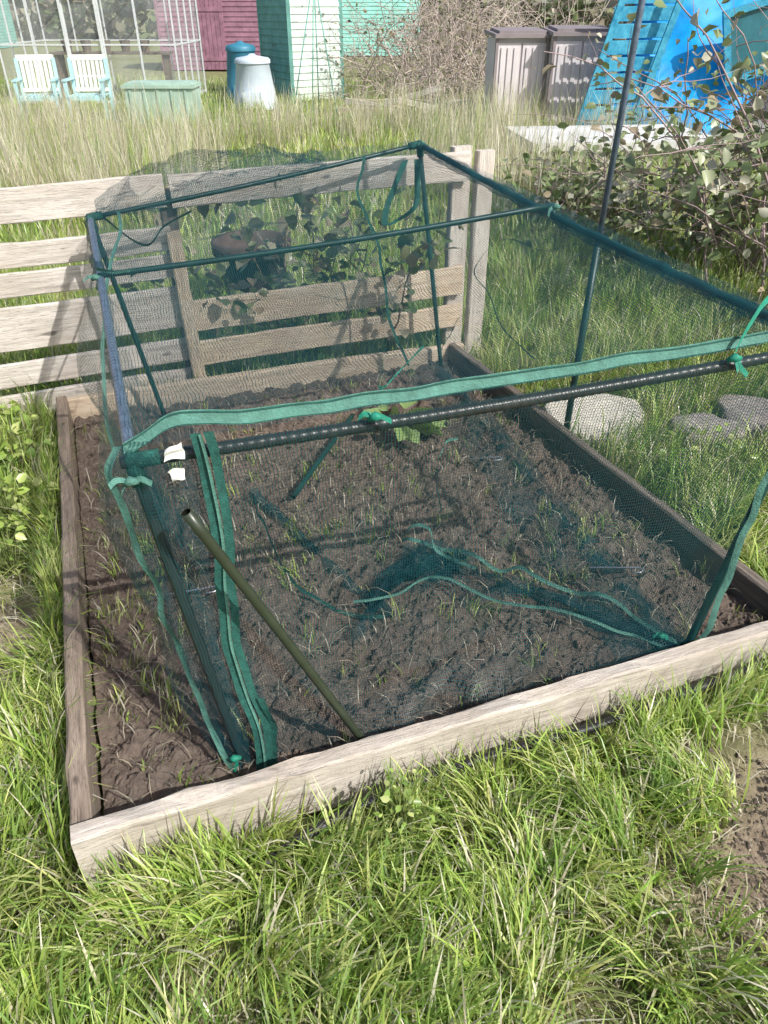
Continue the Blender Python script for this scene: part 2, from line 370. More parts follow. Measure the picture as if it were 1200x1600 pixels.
# clods
def clods(name,n,fn,size,mat,label):
    ico=[(0,0,1),(.9,0,.1),(.3,.85,.1),(-.7,.5,.05),(-.7,-.5,.1),(.3,-.85,.05),(0,0,-.7)]
    T=np.array(ico); tm=np.array([0,1,2,0,2,3,0,3,4,0,4,5,0,5,1,6,2,1,6,3,2,6,4,3,6,5,4,6,1,5])
    P=np.array([fn() for _ in range(n)]); sz=(size*rng.uniform(.25,1,(n,1,1))**2.3)
    a=rng.uniform(0,6.28,n); R=np.zeros((n,3,3)); R[:,0,0]=np.cos(a);R[:,0,1]=-np.sin(a);R[:,1,0]=np.sin(a);R[:,1,1]=np.cos(a);R[:,2,2]=.6
    V=P[:,None,:]+np.einsum('nij,nkj->nki',R,T[None]*rng.uniform(.5,1.3,(n,7,1)))*sz
    lo=(tm[None]+7*np.arange(n)[:,None]).ravel(); o=npmesh(name,V.reshape(-1,3),lo,np.arange(n*10)*3,np.full(n*10,3),mat); return lab(o,label,'soil',kind='stuff')
def pbed():
    p=W(random.uniform(.06,1.95),random.uniform(.08,2.27)); return (p.x,p.y,soilh(p)+.001)
clods('soil_clods',9000,pbed,.013,M_soil,'loose crumbly clods on the raised bed soil')
clods('bare_patch_clods',2200,lambda:(random.gauss(1.0,.22),random.gauss(.88,.22),.012),.011,M_soil,'loose crumbs of earth on worn turf')
n=2400; P=np.array([pbed() for _ in range(n)]); P[:,2]+=.006
o=blades('dry_straw_litter',P,rng.uniform(.03,.12,n),rng.uniform(.0015,.0032,n),rng.uniform(0,6.28,n),rng.uniform(2.0,3.0,n),STRAW[rng.integers(0,3,n)]*rng.uniform(.3,.95,(n,1))); lab(o,'dry straw stalks scattered on the bed soil','straw',kind='stuff')
# ------------------------------------------------------------------ grass
def centers(n,y0,y1,k=.55,pad=.25,pw=1.0):
    Y=rng.uniform(0,1,n)**pw*(y1-y0)+y0; hw=k*np.hypot(Y,1.6)+pad; return rng.uniform(-1,1,n)*hw,Y
cx,cy=centers(6800,.42,2.4,.56,.2); k=(~inbed(cx,cy,.02))&(rng.uniform(0,1,len(cx))>patch(cx,cy)*1.15); cx,cy=cx[k],cy[k]
nn=np.array([noise.noise(Vector((a*2.6,b*2.6,3)))+.6*noise.noise(Vector((a*8,b*8,3))) for a,b in zip(cx,cy)]); k=rng.uniform(0,1,len(cx))<np.clip(.75+1.7*nn,.1,1); cx,cy=cx[k],cy[k]
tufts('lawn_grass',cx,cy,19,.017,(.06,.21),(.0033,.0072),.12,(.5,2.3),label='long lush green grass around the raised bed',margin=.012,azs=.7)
cx,cy=centers(1100,.42,2.4,.56,.2); k=(~inbed(cx,cy,.03))&(rng.uniform(0,1,len(cx))>patch(cx,cy)*.8); cx,cy=cx[k],cy[k]
tufts('dead_grass_thatch',cx,cy,12,.05,(.05,.15),(.002,.004),1.0,(2.0,2.9),label='flattened dead grass between the green tufts',azs=2)
cx,cy=centers(4200,2.2,6,.56,.3); k=~inbed(cx,cy,.04); cx,cy=cx[k],cy[k]
tufts('meadow_grass',cx,cy,17,.03,(.08,.28),(.004,.007),.15,(.2,1.7),label='taller green grass beside and behind the fence')
cx,cy=centers(6500,6,22,.55,.8)
tufts('field_grass',cx,cy,11,.08,(.08,.28),(.008,.016),.2,(.2,1.5),label='rough mixed green grass of the open plot')
cx,cy=centers(3600,6.8,13.3,.55,.8); nn=np.array([noise.noise(Vector((a*.5,b*.35,9)))+.5*noise.noise(Vector((a*1.8,b*1.5,2))) for a,b in zip(cx,cy)]); k=(nn+(cx<-2.0)*.25-(cx>-1.2)*.1+(cy>10.5)*.08-(cy<8)*.1>.06); cx,cy=cx[k],cy[k]
tufts('dry_tall_grass',cx,cy,12,.1,(.3,.85),(.004,.008),1.0,(.1,.9),label='tall dry straw coloured grass stems')
s=rng.uniform(-.1,2.1,190); p=np.array([W(a,-.095+random.uniform(-.03,.02)) for a in s]); 
tufts('board_edge_grass',p[:,0],p[:,1],16,.02,(.06,.2),(.003,.006),.12,(.2,1.7),label='long grass leaning against the front board',margin=.005)
s=rng.uniform(0,2.3,150); p=np.array([W(-.07,a) for a in s]); 
tufts('board_edge_grass',p[:,0],p[:,1],14,.02,(.08,.22),(.003,.006),.12,(.2,1.5),label='long grass leaning against the side board',margin=.005)
q=[W(random.uniform(.05,1.95),random.uniform(.08,2.2)) for _ in range(230)]+[W(random.gauss(.75,.12),random.gauss(.95,.1)) for _ in range(20)]+[W(random.uniform(.04,.25),random.uniform(.2,1.7)) for _ in range(45)]
tufts('bed_weeds',np.array([a.x for a in q]),np.array([a.y for a in q]),9,.014,(.03,.1),(.0025,.0045),.2,(.3,1.7),excl=False,z0=.035,label='sparse grass seedlings in the bed soil')
# ------------------------------------------------------------------ raised bed
rb=thing('raised_bed',W(1,1.1),'weathered timber raised bed edged with planks','raised bed')
board('front_board',W(-.02,.02,.095),W(2.12,.02,.05),.17,.045,M_wood,rb,seed=1,rough=.008)
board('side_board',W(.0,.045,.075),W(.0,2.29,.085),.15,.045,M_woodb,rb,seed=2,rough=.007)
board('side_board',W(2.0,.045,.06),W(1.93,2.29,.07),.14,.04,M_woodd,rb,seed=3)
board('back_board',W(-.02,2.315,.07),W(2.0,2.315,.06),.13,.04,M_woodt,rb,seed=4)
# ------------------------------------------------------------------ fence
fe=thing('wooden_fence',W(.5,2.42),'low weathered grey slatted fence behind the bed','fence')
TF=2.40
for i,(z,h) in enumerate([(.225,.12),(.41,.145),(.95,.13)]):
    board('slat',W(.62,TF,z),W(2.02,TF,z+.02),h,.022,M_woodt if i<2 else M_woodg,fe,seed=10+i)
for i,(z,h) in enumerate([(.08,.11),(.23,.11),(.43,.19),(.62,.1),(.74,.1),(.93,.135)]):
    board('slat',W(-2.4,TF+.02,z-.03),W(.6,TF+.02,z+.02),h,.022,M_woodg,fe,seed=20+i)
for s,hh in ((.61,.95),(-1.5,.85)):
    board('post',W(s,TF+.06,0),W(s,TF+.06,hh),.07,.06,M_woodd,fe,up=E1,seed=31)
board('post',W(.63,TF-.03,0),W(.60,TF-.03,.8),.06,.03,M_woodt,fe,up=E1,seed=33)
board('post',W(2.0,TF+.05,0),W(2.0,TF+.05,1.05),.1,.05,M_woodg,fe,up=E1,seed=34)
board('post',W(2.12,TF+.03,0),W(2.12,TF+.03,1.03),.09,.05,M_woodg,fe,up=E1,seed=35)
# ------------------------------------------------------------------ net cage
tFL=Vector((-.46,1.165,.915)); tFR=Vector((1.02,1.6,.963)); tBR=Vector((.158,3.65,1.09)); tBL=Vector((-1.156,3.05,.913))
bFL=Vector((-.347,1.165,.02)); bFR=Vector((.87,1.545,.02)); bBR=Vector((.30,3.62,.03)); bBL=Vector((-1.0,3.04,.03))
mL=Vector((-.88,2.29,.914)); mR=Vector((.58,2.67,1.04))
cg=thing('net_cage',(0.1,2.3,.03),'collapsible green netting crop cage on a pole frame','net cage')
def pole(name,a,b,r,mat,sag=0,ribs=0):
    a=Vector(a);b=Vector(b);L=(b-a).length
    n=int(L/.005) if ribs else 14
    pts=[a.lerp(b,i/n)-Vector((0,0,sag*math.sin(math.pi*i/n))) for i in range(n+1)]
    rr=[r*(1+ (ribs if (i//2)%2 else 0)) for i in range(n+1)] if ribs else r
    return MB().tube(pts,rr,10).out(name,mat,cg,True)
pole('pole',tFL-(tFR-tFL).normalized()*.02,tFR,.0125,M_black,.01,.07)
pole('pole',tBL,tBR,.009,M_green,.01); pole('pole',mL,mR,.009,M_green,.012)
pole('pole',tFL,tBL,.011,M_blueg,.01,.12); pole('pole',tFR,tBR,.011,M_green,.02)
pole('post',bFL,tFL,.012,M_black); pole('post',bFR,tFR,.012,M_green); pole('post',bBR,tBR,.011,M_green); pole('post',bBL,tBL,.011,M_green)
for c,ds in ((tFL,(tFR,tBL,bFL)),(tFR,(tFL,tBR,bFR)),(tBR,(tBL,tFR,bBR)),(tBL,(tFL,tBR,bBL))):
    mb=MB()
    for d in ds: mb.tube([c-(d-c).normalized()*.01,c+(d-c).normalized()*.05],.0155,10)
    mb.out('corner_joint',M_zip,cg,True)
def netsurf(name,fn,nu,nv,su,sv,mat=M_net):
    V=[];F=[];UV=[]
    for j in range(nv+1):
        for i in range(nu+1):
            u=i/nu;v=j/nv; V.append(fn(u,v)); UV.append((u*su,v*sv))
    for j in range(nv):
        for i in range(nu):
            a=j*(nu+1)+i; F.append((a,a+1,a+nu+2,a+nu+1))
    return fin(name,V,F,mat,cg,True,UV)
def nz(x,y,z=0,s=1): return noise.noise(Vector((x*s,y*s,z)))
def ridge(x,y,z): return 1-abs(noise.noise(Vector((x,y,z))))*2
def fr(u,v):
    a=tFL.lerp(tFR,u)+Vector((-.003,-.02,.02)); b=bFL.lerp(bFR,u)+Vector((.0,-.015,0)); p=a.lerp(b,v)
    n=Vector((.28,-.96,0)); e=math.sin(math.pi*v); eu=math.sin(math.pi*min(1,max(0,u)))
    d=-.08*e*eu+ .04*nz(u*3,v*3,1)*e*eu + .03*v*eu*ridge(u*7+v*3,v*2-u*2,5)+.006*math.sin(u*70+4*v)*max(0,.35-u)*2.5+.02*v*v*nz(u*9,v*2,8)
    d+=(.06*(ridge(u*3.5-v*3,v*5+u*3,2)-.5)+.03*ridge(u*9+v*6,v*3,6))*max(0,v-.45)*1.4*eu
    d+=.03*(ridge(u*5+v*2.5,v*1.2,12)-.5)*e*eu
    return p+n*d+Vector((0,0,-.008*e*nz(u*4,0,3)))
netsurf('front_net',fr,140,90,1.6,.95)
ltp=[(-.475,1.16,.95),(-.5,1.14,.90),(-.485,1.15,.82),(-.485,1.16,.70),(-.47,1.165,.62),(-.46,1.17,.5),(-.445,1.17,.38),(-.43,1.17,.28),(-.415,1.165,.18),(-.385,1.15,.10),(-.345,1.135,.05)]
lc=cr(ltp,8)
def flap(u,v):
    k=v*(len(lc)-1); i=int(min(k,len(lc)-2)); a=lc[i].lerp(lc[i+1],k-i); b=fr(.03,min(1,max(0,1-(a.z-.02)/.93))); p=a.lerp(b,u)
    return p+Vector((.1,-1,0))*(.008*math.sin(u*5+v*5)*math.sin(math.pi*u)+.01*nz(u*3,v*12,51))
netsurf('flap_net',flap,14,60,.14,.95,M_net)
def hump(u,w): return .04*math.exp(-((u-.42)/.25)**2)*math.exp(-((w-1.02)/.16)**2)
def tp(u,v): # v: 0 front .. 1 back
    f=tFL.lerp(tFR,u)+Vector((0,-.005,.03)); bk=tBL.lerp(tBR,u)+Vector((0,.0,.012))
    p=f.lerp(bk,v); vm=.62; 
    sg=.10*math.sin(math.pi*min(1,v/vm)) if v<vm else .06*math.sin(math.pi*(v-vm)/(1-vm))
    sg*=math.sin(math.pi*u)**.6 if 0<u<1 else 0
    p.z+=-sg+hump(u,v)+(.03*nz(u*5,v*6,4)+.035*ridge(u*3+v*2,v*4-u,7)+.016*ridge(u*12+v*5,v*6,9))*math.sin(math.pi*u)**.5*min(1,v*6)
    return p
netsurf('top_net',tp,110,110,1.5,2.2)
def side(a0,a1,b0,b1,out,bul,sd,inn,pk=.6,topb=0):
    L=(a0-a1).length
    def f(u,v):
        a=a0.lerp(a1,u); b=b0.lerp(b1,u); o=Vector(out)
        if v<.8:
            w=v/.8; p=a.lerp(b,w); e=math.sin(math.pi*w)
            p+=o*(bul*e**pk+topb*math.sin(math.pi*u)**.5*math.exp(-((w-.22)/.2)**2)*(.7+.8*nz(u*5,w*2,sd+9))*min(1,w*8)+.07*nz(u*4,w*3,sd)*e+.055*(ridge(u*6+w*3,w*2.5,sd+3)-.4)*w*(1.2-w)*2+.012+.012*math.sin(u*90+w*9)*nz(u*5,w,sd))
            return p
        w=(v-.8)/.2; p=b+o*.012+o*(.02*ridge(u*6+2,2,sd+3))-o*(inn*w)+Vector((0,0,.05*math.sin(math.pi*w)*abs(nz(u*11,w*2,sd+6))*2+.035)); return p
    return f,L
f,L=side(tFR,tBR,bFR,bBR,(.93,.36,0),-.07,11,.24); netsurf('side_net',f,140,80,2.2,1.15)
f,L=side(tFL,tBL,bFL+Vector((-.03,0,0)),bBL,(-.93,-.36,0),.04,17,.14,topb=.085); netsurf('side_net',f,140,80,2.1,1.1)
def bkf(u,v):
    a=tBL.lerp(tBR,u); b=bBL.lerp(bBR,u); p=a.lerp(b,v)+Vector((0,0,.01)); p.z+=hump(u,1)*(1-v)**3
    n=Vector((-.36,.93,0)); e=math.sin(math.pi*v)
    return p-n*(.03*e+.07*nz(u*4,v*3,23)*e+.05*(ridge(u*6+v,v*3,21)-.3)*e)+n*.06*hump(u,1)/.05*math.exp(-((v-.12)/.12)**2)
netsurf('back_net',bkf,110,70,1.45,1.0)
# slack net draped over the rear edge
def hp(u,v):
    c=tBL.lerp(tBR,.02+.66*u); r=(.025+.055*math.sin(math.pi*u)**.7)*(1+.8*nz(u*5,v*2,37)); q=v*math.pi*1.15-.3
    return c+Vector((-.36,.93,0))*(-.06+r*(2.4-2.4*math.cos(q))*.75)+Vector((0,0,.0+r*1.1*math.sin(q)+.035*nz(u*9,v*6,31)+.03*ridge(u*8+v*4,v*5,33)))
netsurf('slack_net',hp,90,40,1.1,.6,M_nets)
def tubeNet(name,a,b,r,sd,mat=M_netd):
    a=Vector(a);b=Vector(b);d=(b-a).normalized(); x=d.cross(Vector((0,0,1))).normalized(); y=x.cross(d)
    L=(b-a).length
    def f(u,v):
        q=v*2*math.pi; c=a.lerp(b,u); rr=r*(1+.5*nz(u*14,math.cos(q),sd)+.4*nz(u*40,math.sin(q),sd)); return c+x*math.cos(q)*rr+y*(math.sin(q)*rr-.3*r)-Vector((0,0,.02*math.sin(math.pi*u)))+x*.02*nz(u*8*L,0,sd)
    netsurf(name,f,int(L*60),12,L,.16,mat)
tubeNet('gathered_net',tFR,tBR,.018,41); tubeNet('gathered_net',bFR+Vector((-.03,.05,.02)),bBR+Vector((-.02,-.05,.02)),.03,43)
tubeNet('gathered_net',tBL+Vector((0,0,.0)),tBL.lerp(tFL,.38),.018,44)
tubeNet('gathered_net',(-.5,2.38,.07),(.02,1.68,.06),.021,45)
# thin loose net lying crumpled on the soil
hc=cr([(-.02,1.72,.05),(.06,1.9,.05),(.22,1.96,.05),(.34,1.87,.05),(.6,1.72,.05),(.88,1.56,.04)],10)
def heapf(sd,w0,hh,u0,u1):
    def heap(u,v):
        u=u0+(u1-u0)*u
        k=u*(len(hc)-1); i=int(min(k,len(hc)-2)); p=hc[i].lerp(hc[i+1],k-i)
        wd=w0*(1-.7*u)*(.6+.6*math.sin(math.pi*min(1,u*1.3+.1)))*(1+1.1*nz(u*8,v*2,sd+5))
        return p+Vector((-.42,-.9,0))*wd*(v-.3)+Vector((.05*nz(u*9,v*6,sd+1),.05*nz(u*9,v*6,sd+2),.008+hh*abs(nz(u*11+v*2,v*6,sd+3))*(1.6-u)+.02*ridge(u*17,v*11,sd+4)*math.sin(math.pi*v)))
    return heap
netsurf('loose_net',heapf(71,.28,.05,0,1),110,50,1.4,.5,M_nets); netsurf('loose_net',heapf(91,.2,.09,.18,.5),90,50,.9,.5,M_nets)
# edging tapes
def tape(name,pts,width,mat,wd,n=8,wav=.004):
    P=cr(pts,n); P=[p+Vector((noise.noise(p*9)*wav,noise.noise(p*9+Vector((5,0,0)))*wav,noise.noise(p*9+Vector((0,7,0)))*wav)) for p in P]
    w0=Vector(wd).normalized(); tw=[(w0+Vector((noise.noise(p*14+Vector((3,0,0))),noise.noise(p*14),noise.noise(p*14+Vector((0,3,0)))))*.35*min(1,wav/.008)) for p in P]
    s=MB(); i0=0
    for k,p in enumerate(P):
        d=tw[k].normalized(); nn_=d.cross((P[min(k+1,len(P)-1)]-P[max(0,k-1)]).normalized()); s.v+=[p-d*width/2,p+nn_*.0015,p+d*width/2]
    for k in range(len(P)-1):
        a=3*k; s.f+= [(a,a+1,a+4,a+3),(a+1,a+2,a+5,a+4)]
    return s.out(name,mat,cg,True)
fb=[tFL.lerp(tFR,u)+Vector((0,.012,.038+dz)) for u,dz in ((-.01,-.02),(.02,.0),(.05,.022),(.09,.022),(.15,.010),(.25,.004),(.35,.005),(.5,.0),(.65,.003),(.8,.0),(.9,.003),(1.0,0))]
tape('edging_tape',fb,.027,M_tape,Vector((0,.4,.92)),14,.006)
for dz in (-.0105,.0105): tape('edging_seam',[p+Vector((0,-.004+dz*.4,dz)) for p in fb],.0022,M_zip,Vector((0,.4,.92)),14,.006)
tape('edging_tape',ltp,.018,M_tape,Vector((.8,-.3,.1)),10,.016)
rt=[bFR.lerp(tFR,v)+Vector((.0+.02*math.sin(v*8),-.025,0)) for v in (0,.15,.3,.5,.7,.85,1)]
tape('edging_tape',rt,.018,M_tape,Vector((.85,-.2,.1)),8,.016)
zt=[fr(.09-.055*v,v)+Vector((.012*math.sin(v*9)+.008*v,-.014,0)) for v in (0,.12,.25,.4,.55,.7,.8,.9,1)]
zt[0].z+=.03
tape('zip_tape',[p+Vector((-.0115,-.004,0)) for p in zt],.018,M_zip,Vector((.9,.3,0)),10,.008)
tape('zip_tape',[p+Vector((.0115,.004,0)) for p in zt],.018,M_zip,Vector((.9,.3,0)),10,.008)
tape('zip_teeth',[p+Vector((.0,-.006,0)) for p in zt],.006,M_tape,Vector((.9,.3,0)),10,.004)
zf=[fr(.09-.055*v,v)+Vector((.03+.012*math.sin(v*9),-.012,0)) for v in (.72,.78,.84,.9,.95,1)]
tape('zip_flap',zf,.018,M_zip,Vector((.9,-.2,0)),10,.02)
def gt(pts,wd=.014,mat=M_tape2,nm='ribbon'): tape(nm,pts,wd,mat,Vector((.2,.5,.8)),8,.014)
gt([(.06,2.06,.08),(.09,2.0,.12),(.2,1.98,.09),(.3,1.9,.12),(.38,1.88,.08),(.45,1.83,.12),(.6,1.75,.09),(.68,1.70,.12),(.75,1.64,.09),(.86,1.55,.07)],.013,M_tape)
gt([(.06,2.0,.09),(.08,2.0,.17),(.15,1.98,.18),(.17,1.95,.1),(.3,1.9,.08)],.012,M_tape)
gt([(-.1,1.70,.1),(.02,1.72,.12),(.12,1.80,.1),(.2,1.78,.13),(.35,1.72,.09),(.55,1.63,.12),(.72,1.58,.08),(.85,1.53,.06)],.009,M_tape)
gt([(-.5,2.35,.08),(-.42,2.1,.12),(-.3,1.85,.06),(-.15,1.72,.05),(0,1.68,.07)],.011,M_zip)
gt([(.22,2.25,.06),(.2,2.4,.1),(.24,2.6,.14),(.3,2.7,.12)],.011,M_tape)
gt([(.0,3.12,.30),(-.02,3.3,.06),(.1,3.45,.12),(.2,3.5,.2)],.014)
def onback(pts,wd=.012,m=M_zip): tape('ribbon',[bkf(u,v)+Vector((.02,-.03,0)) for u,v in pts],wd,m,Vector((.93,.36,0)),6,.01)
onback([(.80,.0),(.76,.15),(.79,.3),(.80,.5),(.80,.7),(.86,.95)],.012)
onback([(.93,.05),(.85,.2),(.83,.28),(.93,.22),(.97,.05)],.03)
f2,_=side(tFR,tBR,bFR,bBR,(.93,.36,0),-.07,11,.24)
tape('ribbon',[f2(u,v)-Vector((.05,0,0)) for u,v in ((.4,.03),(.5,.1),(.62,.13),(.70,.26),(.64,.3),(.57,.33),(.45,.36),(.38,.3))],.011,M_tape,Vector((.3,-.8,.4)),6,.01)
tape('ribbon',[f2(u,v)-Vector((.05,0,0)) for u,v in ((.6,.32),(.7,.40),(.8,.52),(.85,.62))],.011,M_tape,Vector((.3,-.8,.4)),6,.01)
tape('ribbon',[mL+Vector(p) for p in ((.0,0,.02),(.06,-.01,.015),(.11,.03,.01),(.08,.06,-.02))],.014,M_tape,Vector((.2,-.4,.9)),6)
tape('edging_tape',[tBL+Vector(p) for p in ((.1,.05,.02),(.18,-.2,.0),(.22,-.5,-.05),(.26,-.8,-.2),(.28,-.95,-.36),(.3,-1.0,-.5))],.012,M_tape,Vector((.9,.3,0)),8)
tape('edging_tape',[tBL+Vector(p) for p in ((.02,.02,.02),(.2,-.02,-.1),(.3,-.05,-.02),(.4,.02,.02))],.016,M_zip,Vector((.2,-.6,.7)),8)
def bow(c,sc,sd,m=M_tape2):
    random.seed(sd); mb=MB()
    mb.tube([c+Vector((-.014,0,-.006)),c+Vector((.0,-.006,.004)),c+Vector((.014,0,0))],[.005,.010,.005],7)
    for k in range(3):
        d=Vector((random.uniform(-1,1),random.uniform(-.5,.1),random.uniform(-1,.2))); mb.ribbon(cr([c,c+d*sc*.5+Vector((random.uniform(-.01,.01),0,.008)),c+d*sc],5),Vector((random.uniform(-.6,.6),.3,.7)),.011)
    mb.out('tie_ribbon',m,cg,True)
q=lambda u,z=.02:tFL.lerp(tFR,u)+Vector((0,-.022,z))
bow(q(.3,.02),.045,1); bow(q(.82,.02),.045,2); bow(q(.0,-.03),.04,3,M_tape); bow(mR+Vector((0,-.03,0)),.05,4,M_tape); bow(tBR+Vector((0,-.02,0)),.06,5,M_tape); bow(Vector((.8,1.56,.1)),.05,6); bow(Vector((-.36,1.14,.1)),.05,8); bow(mL+Vector((0,-.02,.0)),.04,9,M_tape)
lp=[q(.82,.03),q(.84,.07)+Vector((0,.03,0)),q(.88,.11)+Vector((0,.08,0)),q(.94,.1)+Vector((0,.1,0)),q(1.0,.08)+Vector((0,.12,0)),q(1.0,.02)]
tape('tie_ribbon',lp,.02,M_tape2,Vector((.1,.3,.9)),8)
def tag(a,b,c,d):
    V=[];F=[];n=6
    for j in range(n+1):
        for i in range(n+1):
            u=i/n;v=j/n; p=a.lerp(b,u).lerp(d.lerp(c,u),v); V.append(p+Vector((0,-.006*math.sin(3*u+2*v)-.004*math.sin(7*v),.003*math.sin(5*u))))
    for j in range(n):
        for i in range(n): k=j*(n+1)+i; F.append((k,k+1,k+n+2,k+n+1))
    fin('fabric_tag',V,F,M_white,cg,True)
tag(q(.044,.022),q(.064,.036),q(.066,.004)+Vector((0,-.01,0)),q(.042,.002))
tag(q(.05,-.04)+Vector((0,-.01,0)),q(.064,-.034)+Vector((0,-.012,0)),q(.062,-.012)+Vector((0,-.012,0)),q(.046,-.014)+Vector((0,-.01,0)))
random.seed(11)
# loose poles, pegs
def hollow(name,pts,r,mat,label,cat,k=8):
    P=cr(pts,k); mb=MB().tube(P,r,14,False).tube(P,r*.8,14,False); n=14; m=len(P)*n
    for b in (0,(len(P)-1)*n):
        for j in range(n): mb.f.append((b+j,b+(j+1)%n,m+b+(j+1)%n,m+b+j))
    o=mb.out(name,mat,None,True); return lab(o,label,cat)
hollow('loose_pole',[(-.03,1.215,.02),(-.19,1.150,.44),(-.35,1.08,.86)],.0105,M_olive,'dark olive tube leaning against the front netting','pole')
hollow('loose_pole',[(-.34,2.3,.09),(-.24,2.62,.10),(-.14,2.95,.10)],.0105,M_green,'short dark green tube lying on the bed soil','pole')
def peg(a,b,label):
    a=Vector(a);b=Vector(b); d=(b-a).normalized(); n=d.cross(Vector((0,0,1)))
    o=MB().tube([a,b-d*.01,b+n*.012,b+n*.024-d*.01,b+n*.024-d*.04],.0032,7).out('tent_peg',M_steel,None,True); lab(o,label,'peg','steel tent pegs in the bed')
peg((.35,2.6,.08),(.48,2.62,.08),'thin steel peg lying on the soil'); peg((.66,1.86,.11),(.83,1.86,.11),'thin steel peg lying on the soil'); peg((-.72,1.75,.08),(-.52,1.78,.1),'thin steel peg lying on the soil')
# tall pole
tpz=thing('tall_pole',(.79,2.85,0),'tall steel pole sleeved in green, stuck beside the bed','pole')
MB().tube([(.79,2.85,0),(.80,2.85,.86)],.014,12).out('green_sleeve',M_green,tpz,True)
MB().tube([(.80,2.85,.86),(.835,2.85,2.3)],.0115,12).out('steel_tube',M_blueg,tpz,True)
# hose
o=MB().tube(cr([W(.28,-.14,.04),W(.42,-.1,.07),W(.6,-.07,.075),W(.78,-.055,.075),W(1.0,-.05,.065),W(1.25,-.055,.055),W(1.5,-.05,.06),W(1.75,-.045,.06),W(2.2,-.05,.06)],8),.0125,10).out('black_hose',M_rub,None,True); lab(o,'black plastic hose running along the front board','hose')
# stones
def stone(c,rx,ry,h,mat,label,sd,pts=20,sm=True):
    V=[];F=[];n=pts; c=Vector(c)
    for z,k in ((0,1.03),(h*.6,1.02),(h*.92,.98),(h,.93 if not sm else .86),(h*1.02,.5),(h*1.0,.2)):
        for j in range(n):
            q=2*math.pi*j/n; r=k*(1+.5*noise.noise(Vector((math.cos(q)*1.6,math.sin(q)*1.6,sd)))+.1*noise.noise(Vector((math.cos(q)*5,math.sin(q)*5,sd)))); V.append(c+Vector((rx*r*math.cos(q),ry*r*math.sin(q),z+.008*noise.noise(Vector((math.cos(q)*k*2,math.sin(q)*k*2,sd+z*20))))))
    for k in range(5):
        for j in range(n): a=k*n+j;b=k*n+(j+1)%n;F.append((a,b,b+n,a+n))
    F.append(tuple(5*n+j for j in range(n)))
    o=fin('stepping_stone',V,F,mat,None,sm); lab(o,label,'stone','stepping stones beside the bed')
stone((.98,3.1,0),.25,.22,.05,M_stone,'pale irregular flat stone slab in the grass',3,11,False)
stone((1.42,2.93,0),.15,.14,.065,M_stoneg,'round grey stepping stone in the grass',4)
stone((1.7,3.08,0),.17,.16,.065,M_stoneg,'round grey stepping stone in the grass',5)
# ------------------------------------------------------------------ plants
LG=np.array([(.34,.47,.19),(.3,.43,.15)])
def plant(name,c,n,size,spread,h,pal,label,wide=1.1):
    e=thing(name,c,label,'plant'); c=Vector(c)
    a=rng.uniform(0,6.28,n); r=rng.uniform(.15,1,n)*spread; hh=rng.uniform(.2,1,n)*h
    C=np.stack([c.x+np.cos(a)*r,c.y+np.sin(a)*r,c.z+hh],1)
    D=np.stack([np.cos(a),np.sin(a),rng.uniform(-.1,.6,n)],1); o=leaves('foliage',C,size,pal,axis=D,wide=wide); o.parent=e; o.location=-c
    P=[[c+Vector((0,0,-.02)),c.lerp(Vector(C[i]),.5)+Vector((0,0,hh[i]*.3)),Vector(C[i])+Vector(D[i])*size*.1] for i in range(n)]
    t=twigs('stems',P,[.002]*n,[(.2,.25,.08)]*n,n=3); t.parent=e; t.location=-c
plant('leafy_plant',(.08,2.86,.05),13,.13,.10,.12,LG,'young broad leaved green plant in the bed soil')
for i,(x,y,nn_,s_) in enumerate([(.04,.98,90,.02),(-1.5,2.6,110,.045),(-1.35,2.2,110,.04),(-1.75,2.9,110,.045),(-1.25,1.95,70,.03),(1.3,2.6,60,.035)]):
    plant('weed_plant',(x,y,.03),nn_,s_,.07 if i==0 else .16,.16,GREENS*.8,'small leafy green weed in the grass')
# bramble behind the fence
BR=np.array([(.2,.24,.1),(.24,.25,.13),(.15,.2,.08),(.34,.3,.2),(.3,.22,.14)])
random.seed(5)
pth=[];cols=[];rd=[];tips=[]
for k in range(18):
    p=wander((random.uniform(-.75,.05),random.uniform(3.75,4.0),0),(random.uniform(-.4,.4),random.uniform(-.3,.3),1),random.uniform(.7,1.1),9,.2); pth.append(p);cols.append((.24,.17,.13));rd.append(.006); tips+=p[3:]
bb=thing('bramble_bush',(-.3,3.9,0),'sparse bramble with dull leaves against the fence','bush')
o=twigs('stems',pth,rd,cols); o.parent=bb; o.location=-Vector(bb.location)
T=np.array([tuple(t) for t in tips]); C=T[rng.integers(0,len(T),480)]+rng.normal(0,.05,(480,3)); C[:,2]=np.clip(C[:,2],.2,1.0)
o=leaves('foliage',C,.07,BR,wide=1.25); o.parent=bb; o.location=-Vector(bb.location)
